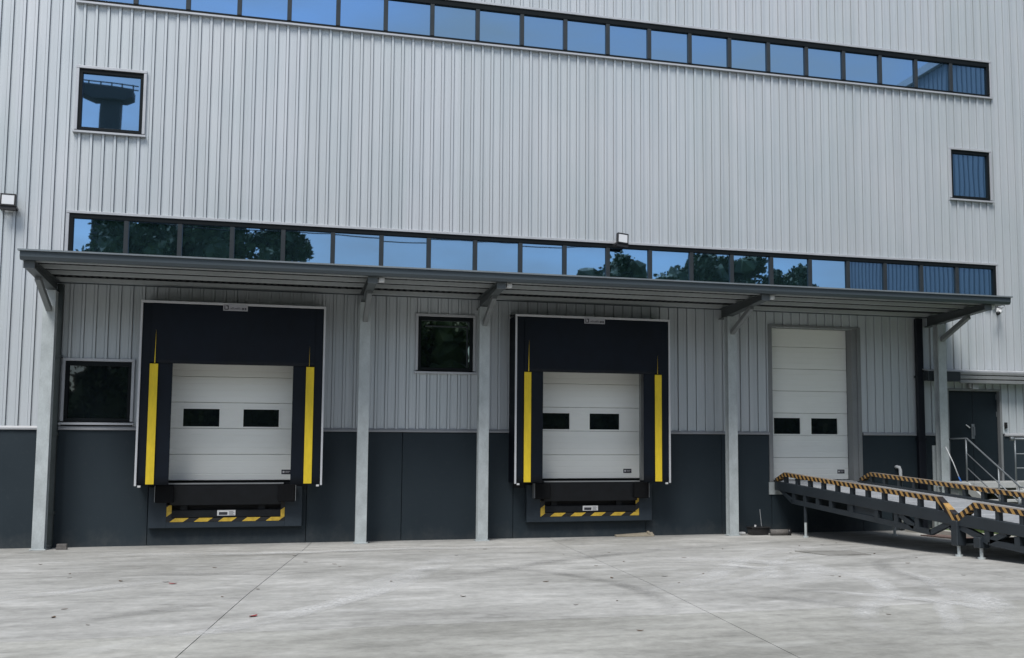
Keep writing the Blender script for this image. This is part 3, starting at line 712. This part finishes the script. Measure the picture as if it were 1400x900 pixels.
for (y0, y1) in ((-.10, YV+.01), (YV-.01, YE)):
    n = round(abs(y1-y0)/1.2)
    for k in range(n):
        a, b = y0+(y1-y0)*k/n, y0+(y1-y0)*(k+1)/n-(-.008)
        mb = MB().prism([(RX0+.102, a, zt(a)-.045), (RX0+.102, b, zt(b)-.045), (RX0+.102, b, zt(b)-.065), (RX0+.102, a, zt(a)-.065)], (RX1-RX0-.204, 0, 0))
        q = a-.12
        while q > b+.08:      # anti-slip bars
            mb.box(RX0+.14, RX1-.14, q-.012, q+.012, zt(q)-.046, zt(q)-.036); q -= .15
        rp.part('deck_plate', mb, DECK)
for y in (-1.46, -3.4, -5.3, -6.72, -7.3, -8.8): rp.part('cross_beam', B(RX0+.1, RX1-.1, y-.05, y+.05, zt(y)-.2, zt(y)-.07), RAMPC)
rp.part('tie_bar', MB().bar((RX0+.05, -6.72, .30), (RX1-.05, -6.72, .30), .08, .08), RAMPC); rp.part('tie_bar', MB().bar((RX0+.05, -7.3, .30), (RX1-.05, -7.3, .30), .08, .08), RAMPC)
rp.part('toe_plate', MB().prism([(RX0+.05, YE, zt(YE)-.045), (RX0+.05, YE, zt(YE)-.1), (RX0+.05, YE-1.5, gz(-20)), (RX0+.05, YE-1.5, gz(-20)+.012)], (RX1-RX0-.1, 0, 0)), DECK)
rp.part('dock_flap', MB().prism([(RX0+.1, -.11, zt(-.1)-.045), (RX0+.1, .06, 1.115), (RX0+.1, .06, 1.10), (RX0+.1, -.11, zt(-.1)-.07)], (RX1-RX0-.2, 0, 0)), DECK)

# ------------------------------------------------------------------ staff entrance: landing, steps, railings, awning
ld = Thing('entrance_steps', (15.0, -1.2, 0), 'concrete landing and steps below the staff door with steel railings', 'steps')
ld.part('landing', B(13.92, 20.5, -1.18, -.024, .95, 1.085), LAND, .01)
for a, b in ((13.98, 14.12), (15.5, 15.9), (17.4, 17.8), (19.6, 20.4)): ld.part('pier', B(a, b, -1.05, -.03, 0, .95), LAND)
for k in range(6):
    y0 = -1.18-.30*k; zz = 1.085-.181*(k+1)
    ld.part('tread', B(14.2, 15.34, y0-.33, y0-.001, zz-.05, zz), LAND, .006)
for x in (14.17, 15.37):
    ld.part('stringer', MB().prism([(x-.025, -1.185, 1.06), (x-.025, -2.98, .02), (x-.025, -2.98, 0), (x-.025, -2.70, 0), (x-.025, -1.185, .84)], (.05, 0, 0)), LAND)
rl = ld.part('railing', MB().tube([(14.17, -.06, 2.02), (14.17, -1.15, 2.02), (14.17, -2.9, 1.02), (14.17, -3.1, 1.0)], .019, 10), STEELR, smooth=True); rl['label'] = 'sloping railing left of the steps'
for z in (.33, .64):
    ld.part('mid_rail', MB().tube([(14.17, -1.15, 2.02-z), (14.17, -2.9, 1.02-z)], .012, 8), STEELR, smooth=True, parent=rl)
for y, z0, z1 in ((-.1, 1.085, 2.02), (-1.12, 1.085, 2.02), (-2.22, .36, 1.42), (-2.85, 0.05, 1.03)):
    ld.part('railing_post', MB().tube([(14.17, y, z0), (14.17, y, z1)], .019, 10), STEELR, smooth=True, parent=rl)
rl = ld.part('railing', MB().tube([(15.36, -1.1, 2.02), (20.4, -1.1, 2.02)], .026, 10), STEELR, smooth=True); rl['label'] = 'level railing along the landing right of the steps'
knob = MB().tube([(15.31, -1.1, 2.02), (15.325, -1.1, 2.02), (15.36, -1.1, 2.02), (15.39, -1.1, 2.02)], .045, 12)
ld.part('rail_knob', knob, STEELR, smooth=True, parent=rl)
for z in (.33, .64): ld.part('mid_rail', MB().tube([(15.42, -1.1, 2.02-z), (20.4, -1.1, 2.02-z)], .012, 8), STEELR, smooth=True, parent=rl)
for x in (15.42, 16.9, 18.4, 20.35): ld.part('railing_post', MB().tube([(x, -1.1, 1.085), (x, -1.1, 2.02)], .019, 10), STEELR, smooth=True, parent=rl)

aw = Thing('door_awning', (16.5, 0, 3.3), 'small ribbed metal awning above the staff door', 'awning')
aw.part('roof', MB().prism([(13.76, -.035, 3.62), (13.76, -.34, 3.57), (13.76, -.34, 3.545), (13.76, -.035, 3.595)], (6.4, 0, 0)), TRIM)
aw.part('end_panel', B(13.76, 13.78, -.33, -.035, 3.33, 3.54), FRAME_G)
aw.part('corner_box', B(13.781, 14.60, -.36, -.30, 3.315, 3.54), FRAME_G, .006)
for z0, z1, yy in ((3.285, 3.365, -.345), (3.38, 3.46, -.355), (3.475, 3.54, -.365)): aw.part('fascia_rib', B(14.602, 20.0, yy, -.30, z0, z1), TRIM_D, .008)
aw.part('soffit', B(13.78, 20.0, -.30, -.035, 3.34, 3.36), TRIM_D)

# ------------------------------------------------------------------ lights and camera on the wall
def flood(loc, rot, label):
    t_ = Thing('floodlight', (0, 0, 0), label, 'floodlight', 'wall floodlights')
    t_.part('housing', MB().box(-.125, .125, -.02, .045, -.10, .125), BLK, .008)
    t_.part('lens', B(-.100, .100, -.028, -.021, -.070, .100), LENS)
    t_.part('bezel', MB().box(-.125, .125, -.034, -.021, .101, .125).box(-.125, .125, -.034, -.021, -.10, -.071).box(-.125, -.101, -.034, -.021, -.071, .101).box(.101, .125, -.034, -.021, -.071, .101), BLK, .003)
    t_.part('driver_box', MB().box(-.10, .10, .046, .085, -.07, .09), BLK, .006)
    t_.part('yoke', MB().box(-.142, -.128, -.01, .20, -.13, -.085).box(.128, .142, -.01, .20, -.13, -.085).box(-.142, .142, .19, .20, -.13, -.085).box(-.128, .128, -.012, .03, -.165, -.101), BLK)
    t_.o.location = loc; t_.o.rotation_euler = rot
flood((-4.885, -.22, 6.20), (R(-4), 0, R(3)), 'black floodlight on the cladding at the far left')
flood((6.66, -.26, 6.14), (R(-6), R(4), R(8)), 'black floodlight above the middle of the lower window strip')
cc = Thing('security_camera', (15.80, -.05, 5.0), 'small white security camera under the right end of the canopy', 'security camera')
cc.part('wall_plate', B(15.82, 15.92, -.075, -.035, 4.98, 5.08), PVC, .006)
cc.part('arm', MB().tube([(15.87, -.075, 5.03), (15.84, -.16, 5.0), (15.78, -.2, 4.98)], .018, 8), PVC, smooth=True)
cc.part('body', MB().tube([(15.86, -.17, 4.985), (15.70, -.30, 4.925)], .042, 12), PVC, smooth=True)
cc.part('lens_shade', MB().tube([(15.70, -.30, 4.925), (15.655, -.335, 4.905)], .044, 12), BLK, smooth=True)
lp = [(15.80+.10*math.cos(t_*.5)+.02, -.22, 5.10+.05*math.sin(t_*.5)) for t_ in range(0, 12)]
cc.part('cable_loop', MB().tube(lp, .009, 6), CABLE, smooth=True)

# ------------------------------------------------------------------ small things by the wall
el = Thing('vent_pipe', (13.15, -.1, 0), 'short white plastic pipe bend on the plinth behind the ramp', 'pipe')
el.part('bend', MB().tube([(13.10, -.02, 1.40), (13.10, -.07, 1.405), (13.135, -.11, 1.39), (13.15, -.12, 1.34), (13.155, -.12, 1.25), (13.155, -.12, .05)], .038, 12), PVC, smooth=True)
el.part('clip', B(13.10, 13.21, -.17, -.03, .7, .73), PVC)
fb = Thing('steel_post', (13.9, -.3, 0), 'pale galvanised flat post beside the rightmost canopy column', 'post')
fb.part('flat_bar', B(13.853, 13.963, -.33, -.30, .02, 1.88), GALV, .003); fb.part('foot', B(13.82, 14.0, -.40, -.24, 0, .02), GALV)
sp = Thing('leaning_pole', (14.02, -.95, 1.085), 'thin pale pole leaning on the rightmost column', 'pole')
sp.part('shaft', MB().tube([(14.13, -.93, 1.10), (14.01, -.86, 1.50), (13.90, -.76, 1.84)], .012, 8), PVC, smooth=True)
sp.part('grip', MB().tube([(14.145, -.94, 1.088), (14.128, -.93, 1.12), (14.10, -.915, 1.19)], .017, 8), BLUEP, smooth=True)
rod = Thing('thin_rod', (9.3, -.2, 0), 'thin upright rod on a small white foot by the plinth', 'rod')
rod.part('shaft', MB().tube([(9.21, -.2, .05), (9.19, -.09, .86)], .012, 8), GALV, smooth=True); rod.part('foot', B(9.14, 9.36, -.27, -.13, 0, .05), PVC, .012)
bx = Thing('black_box', (9.55, -.45, 0), 'low black plastic box on the ground left of the ramp', 'box')
bx.part('tub', MB().prism([(9.39, -.58, 0), (9.73, -.58, 0), (9.76, -.60, .14), (9.36, -.60, .14)], (0, .28, 0)), BLK, .01)
bx.part('lid', B(9.35, 9.77, -.62, -.29, .141, .17), BLK, .008); bx.part('stick', MB().tube([(9.66, -.40, .17), (9.67, -.30, .52)], .009, 6), GALV_D)
bx.part('valve', MB().tube([(9.47, -.5, .17), (9.48, -.5, .21)], .022, 8), STICK)
lg = Thing('drain_pipe', (9.9, -.75, 0), 'short grey pipe section lying on the ground under the ramp end', 'pipe')
lg.part('tube', MB().tube([(9.72, -.72, .065), (10.08, -.78, .065)], .063, 14), BRICKM, smooth=True); lg.part('collar', MB().tube([(10.07, -.778, .068), (10.14, -.79, .068)], .07, 14), BLK, smooth=True)
br = Thing('stacked_bricks', (-3.68, -.5, 0), 'two grey bricks beside the foot of the leftmost column', 'bricks')
br.part('brick', B(-3.77, -3.60, -.60, -.50, 0, .052), BRICKM, .004); br.part('brick', B(-3.765, -3.605, -.595, -.505, .0525, .10), BRICKM, .004)
pk = Thing('timber_offcut', (6.9, -.2, 0), 'flat timber offcut lying against the plinth below the middle dock', 'plank')
pk.part('board', MB().prism([(6.52, -.24, 0), (7.32, -.30, 0), (7.34, -.10, .05), (6.54, -.06, .006)], (0, 0, .03)), RAW, .004)
pk.part('batten', MB().bar((7.22, -.27, .055), (7.25, -.09, .085), .05, .03), RAW)

# ------------------------------------------------------------------ kerb and grass beside the ramp
kb = Thing('kerb', (13.15, -6, 0), 'pale concrete kerb between the yard and the grass beyond the ramp', 'kerb')
y = -.35
while y > -14:
    a = y-.99; z0 = gz((y+a)/2)
    kb.part('kerb_stone', B(13.08, 13.22, a, y, z0-.02, z0+.11+rnd.uniform(-.004, .004)), KERB, .012); y -= 1.
pv = Thing('paver_edging', (12.7, -3, 0), 'strip of red pavers along the kerb under the ramp', 'paving')
y = -1.7
while y > -5.4:
    for x in (12.62, 12.85): 
        if rnd.random() < .93: pv.part('paver', B(x, x+.215, y-.105, y, gz(y)-.01, gz(y)+.022+rnd.uniform(0, .006)), REDP, .004)
    y -= .115
gr = MB()
for k in range(5200):
    x = rnd.uniform(13.23, 18.5); y = rnd.uniform(-13, -1.3)
    if y > -3.1 and 14.1 < x < 15.5: continue
    h = rnd.uniform(.03, .10); th = rnd.uniform(0, 6.28); dx, dy = .012*math.cos(th), .012*math.sin(th); z0 = gz(y)+.05
    gr.quad((x-dx, y-dy, z0), (x+dx, y+dy, z0), (x+rnd.uniform(-.03, .03), y+rnd.uniform(-.03, .03), z0+h))
gr.quad((13.22, -.3, .055), (23, -.3, .055), (23, -1.5, .055), (13.22, -1.5, .055)); gr.quad((13.22, -1.5, .055), (23, -1.5, .055), (23, -13.2, .14), (13.22, -13.2, .14))
tag(gr.build('grass', GRASSM), 'patch of short green grass behind the ramp', 'grass', kind='stuff')

# ------------------------------------------------------------------ fallen leaves
def leaf_mesh(name, m, curl):
    mb = MB(); n = 6; P = []
    for i in range(n+1):
        t_ = i/n; wdt = .024*math.sin(math.pi*min(1, t_*.96+.03))**.8
        P.append((t_*.09-.045, wdt, .003+curl*(abs(t_-.5)*2)**2))
    for (xa, wa, za), (xb, wb, zb) in zip(P[:-1], P[1:]):
        mb.quad((xa, -wa, za+.004), (xb, -wb, zb+.004), (xb, 0, zb), (xa, 0, za)); mb.quad((xa, 0, za), (xb, 0, zb), (xb, wb, zb+.004), (xa, wa, za+.004))
    return mb.mesh(name, m)
LM = [leaf_mesh('leaf', LEAF_BR, c) for c in (.004, .009, .002)]; LR = leaf_mesh('leaf', LEAF_RD, .006)
RED = [((-1.25, -7.45), 'red fallen leaf on the slab in front of the left dock'), ((-.24, -10.75), 'red fallen leaf near the bottom edge beside the slab joint')]
for (x, y), lab in RED:
    o = link('fallen_leaf', LR, None, (x, y, gz(y))); o.rotation_euler = (0, 0, rnd.uniform(0, 6)); o.scale = (1.25,)*3; tag(o, lab, 'leaf', 'fallen leaves')
LV = [(-2.04, -10.3), (-1.65, -10.9), (-2.05, -9.7), (-2.7, -5.6), (-2.6, -6.2), (-1.9, -6.9), (-1.35, -7.2), (-.9, -5.2), (-.25, -8.4), (.35, -4.6), (.8, -5.6), (.75, -5.1), (1.3, -8.0), (2.4, -3.0), (3.1, -2.8), (3.4, -2.7),
      (2.7, -4.0), (4.4, -4.3), (4.3, -6.6), (4.9, -6.0), (5.2, -4.2), (3.1, -8.6), (2.9, -10.8), (3.4, -10.6), (4.0, -8.4), (4.6, -9.2), (5.3, -8.2), (4.7, -8.4), (6.2, -7.3), (6.8, -9.1), (6.75, -9.0), (7.3, -4.0), (8.0, -5.2), (8.9, -3.7), (9.4, -3.6),
      (9.9, -3.2), (9.2, -5.8), (9.4, -6.7), (8.7, -7.6), (3.0, -12.6), (5.6, -12.3), (-.6, -9.1), (1.9, -9.8), (0.2, -3.2), (-3.4, -3.8), (6.0, -5.6), (10.5, -6.9), (8.4, -9.4)]
for x, y in LV:
    o = link('fallen_leaf', rnd.choice(LM), None, (x, y, gz(y))); o.rotation_euler = (rnd.uniform(-.15, .15), 0, rnd.uniform(0, 6.28)); s = rnd.uniform(.55, .95); o.scale = (s, s*rnd.uniform(.7, 1), s)
    tag(o, 'small dry brown leaf lying on the concrete yard', 'leaf', 'fallen leaves')

# ------------------------------------------------------------------ what stands behind the camera and shows in the glass
def tree(x, y, h, rad, seed, label, nleaf=5200, low=.18):
    r = random.Random(seed); t_ = Thing('tree', (x, y, 0), label, 'tree', 'trees across the yard')
    z0 = gz(y)
    tr = MB().tube([(x, y, z0-.1), (x+.1, y, h*.3), (x-.1, y+.1, h*.6), (x, y, h*.85)], .26, 8, .05)
    for k in range(7):
        th = r.uniform(0, 6.28); zz = h*r.uniform(.28, .6); e = rad*r.uniform(.5, .85)
        tr.tube([(x, y, zz), (x+e*.5*math.cos(th), y+e*.5*math.sin(th), zz+h*.10), (x+e*math.cos(th), y+e*math.sin(th), zz+h*.16)], .10, 6, .03)
    t_.part('trunk', tr, BARK, smooth=True)
    cl = []
    for k in range(26):
        th = r.uniform(0, 6.28); u = r.random(); zz = h*(low+.16+(1-low-.22)*u); env = rad*math.sqrt(max(.08, 1-((u-.42)/.62)**2))*r.uniform(.35, .95)
        cl.append((x+env*math.cos(th), y+env*math.sin(th), zz, rad*r.uniform(.22, .42)))
    core = bmesh.new()
    for cx, cy, cz, cr in cl: bmesh.ops.create_icosphere(core, subdivisions=2, radius=cr*.6, matrix=Matrix.Translation((cx, cy, cz)))
    for k in range(8): bmesh.ops.create_icosphere(core, subdivisions=2, radius=rad*.30, matrix=Matrix.Translation((x, y, h*(low+.12+.6*k/7))))
    for v in core.verts: v.co += Vector((r.gauss(0, 1), r.gauss(0, 1), r.gauss(0, 1)))*.16
    me = bpy.data.meshes.new('foliage_mass'); core.to_mesh(me); core.free(); me.transform(Matrix.Translation(-t_.loc)); me.materials.append(FOL); link('foliage_mass', me, t_.o)
    mb = MB()
    for k in range(nleaf):
        cx, cy, cz, cr = r.choice(cl)
        v = Vector((r.gauss(0, 1), r.gauss(0, 1), r.gauss(0, .8))).normalized()*cr*r.uniform(.55, 1.12)
        p = Vector((cx, cy, cz))+v; a = Vector((r.gauss(0, 1), r.gauss(0, 1), r.gauss(0, 1))).normalized(); b = a.orthogonal().normalized(); s = r.uniform(.12, .24)*(.6+rad*.12)
        mb.quad(p-a*s, p-b*s*.6, p+a*s, p+b*s*.6)
    t_.part('crown', mb, FOL)
TREES = [(-6.3, -43, 16.0, 2.8, 'tree filling the gap between the two tall reflected trees on the left'), (19.4, -44, 13.6, 2.2, 'low tree between the first two reflected trees on the right'), (22.9, -41, 14.0, 2.4, 'full-crowned tree in the middle of the right-hand treeline'), (26.6, -43, 14.6, 2.4, 'leafy tree filling the right-hand treeline'), (30.2, -43, 14.0, 2.0, 'young tree beside the rightmost reflected tree'),
         (-8.4, -42, 15.2, 3.0, 'tall broad tree reflected at the left end of the lower window strip'), (-4.2, -41, 17.0, 3.8, 'tallest dark tree reflected in the left part of the lower strip'), (-.6, -42, 15.4, 2.4, 'slim tall tree reflected where the left foliage ends'), (-13.6, -44, 13.6, 2.8, 'shorter tree left of the tall reflected trees'),
         (17.6, -42, 14.0, 2.3, 'round-headed tree reflected right of the middle floodlight'), (21.0, -43, 14.4, 2.6, 'broad tree reflected in the middle of the right-hand panes'), (24.6, -42, 15.0, 2.6, 'dense tree reflected below the right-hand cables'), (28.6, -44, 15.6, 2.6, 'tall narrow tree reflected left of the corrugated neighbour'), (31.6, -42, 14.4, 1.9, 'rightmost tree reflected before the corrugated neighbour'),
         (3.2, -42, 10.8, 3.8, 'low green tree reflected in the small middle window'), (9.5, -44, 10.6, 4.0, 'low spreading tree across the yard, opposite the middle dock'), (13.0, -40, 9.8, 3.4, 'small bushy tree across the yard near the cable pole'), (-19, -46, 11, 4.2, 'outermost tree across the yard on the left')]
for i, (x, y, h, rad, lab) in enumerate(TREES): tree(x, y, h, rad, 100+i, lab)
hd = MB(); r = random.Random(5)
for k in range(9000):
    x = r.uniform(-30, 40); zz = r.uniform(.1, 5.6+1.0*math.sin(x*.7)+.7*math.sin(x*1.9)); y = -38.5+r.gauss(0, .7)
    p = Vector((x, y, zz)); a = Vector((r.gauss(0, 1), r.gauss(0, 1), r.gauss(0, 1))).normalized(); b = a.orthogonal().normalized(); s = r.uniform(.14, .3)
    hd.quad(p-a*s, p-b*s*.6, p+a*s, p+b*s*.6)
for k in range(70):                                 # dense inner mass
    x = -30+k; bm = bmesh.new(); bmesh.ops.create_icosphere(bm, subdivisions=1, radius=1.0, matrix=Matrix.Translation((x, -39.2+r.uniform(-.4, .4), 2.3)) @ Matrix.Diagonal((1.1, .9, 3.2+r.uniform(-.6, 1.4), 1)))
    bm.verts.index_update(); i0 = len(hd.v)
    for v in bm.verts: hd.v.append(tuple(v.co))
    for f_ in bm.faces: hd.f.append(tuple(i0+q.index for q in f_.verts))
    bm.free()
tag(hd.build('shrub_belt', FOL), 'dense dark shrub belt along the far side of the yard', 'shrubs', kind='stuff')
pr = Thing('viaduct_pier', (-10.3, -46, 0), 'tall concrete T-shaped pier reflected in the upper left window', 'pier')
pr.part('shaft', MB().prism([(-10.8, -47, 0), (-9.85, -47, 0), (-9.8, -47, 22.5), (-10.85, -47, 22.5)], (0, .7, 0)), PIERC)
pr.part('cap', MB().prism([(-14.5, -47.1, 23.35), (-14.5, -47.1, 22.95), (-12.2, -47.1, 22.9), (-11.2, -47.1, 22.5), (-9.55, -47.1, 22.5), (-9.1, -47.1, 22.75), (-9.1, -47.1, 23.2)], (0, 1.2, 0)), PIERC)
sc = MB()
for k in range(9): sc.tube([(-14+.6*k, -46.9, 23.25), (-14+.6*k, -46.9, 23.75)], .04, 5)
sc.tube([(-14.2, -46.9, 23.75), (-8.9, -46.9, 23.7)], .04, 5).tube([(-14.2, -46.9, 23.5), (-8.9, -46.9, 23.45)], .04, 5)
pr.part('guard_rail', sc, CABLE)
for i, x in enumerate((-34, 44)):
    p = Thing('cable_pole', (x, -36, 0), ('concrete cable pole across the yard on the left', 'concrete cable pole across the yard on the right')[i], 'pole', 'cable poles')
    p.part('shaft', MB().tube([(x, -36, 0), (x, -36, 16.5)], .2, 10, .12), KERB, smooth=True); p.part('crossarm', B(x-.06, x+.06, -37.1, -34.9, 15.6, 15.75), BARK)
for i, (yy, zz, sag) in enumerate(((-36.9, 15.8, 2.0), (-36, 15.7, 2.6), (-35.1, 15.8, 2.3))):
    P = [(-34+78*t_/24, yy, zz-4*sag*(t_/24)*(1-t_/24)) for t_ in range(25)]
    tag(MB().tube(P, .03, 5).build('overhead_cable', CABLE), ('overhead cable farthest from the wall, across the yard', 'middle overhead cable of three, hanging lowest across the yard', 'overhead cable nearest the wall, across the yard')[i], 'cable', 'overhead cables')
nb = Thing('neighbour_building', (32, -11, 0), 'blue-grey corrugated building reflected at the right end of the window strips', 'building')
mb = MB(); y = -21.8; P = []
while y < -.3: P += [(y, 24.03), (y+.16, 24.03), (y+.19, 24.0), (y+.25, 24.0), (y+.28, 24.03)]; y += .3
P = [p for p in P if p[0] < -.06]
for (a, xa), (b, xb) in zip(P[:-1], P[1:]): mb.quad((xa, a, 0), (xb, b, 0), (xb, b, 16.7), (xa, a, 16.7))
nb.part('ribbed_wall', mb, NEIGH); nb.part('body', B(24.06, 42, -21.75, -.08, 0, 16.7), NEIGH)
nb.part('eaves_gutter', B(23.85, 42.1, -21.95, -.05, 16.7, 17.0), TRIM)
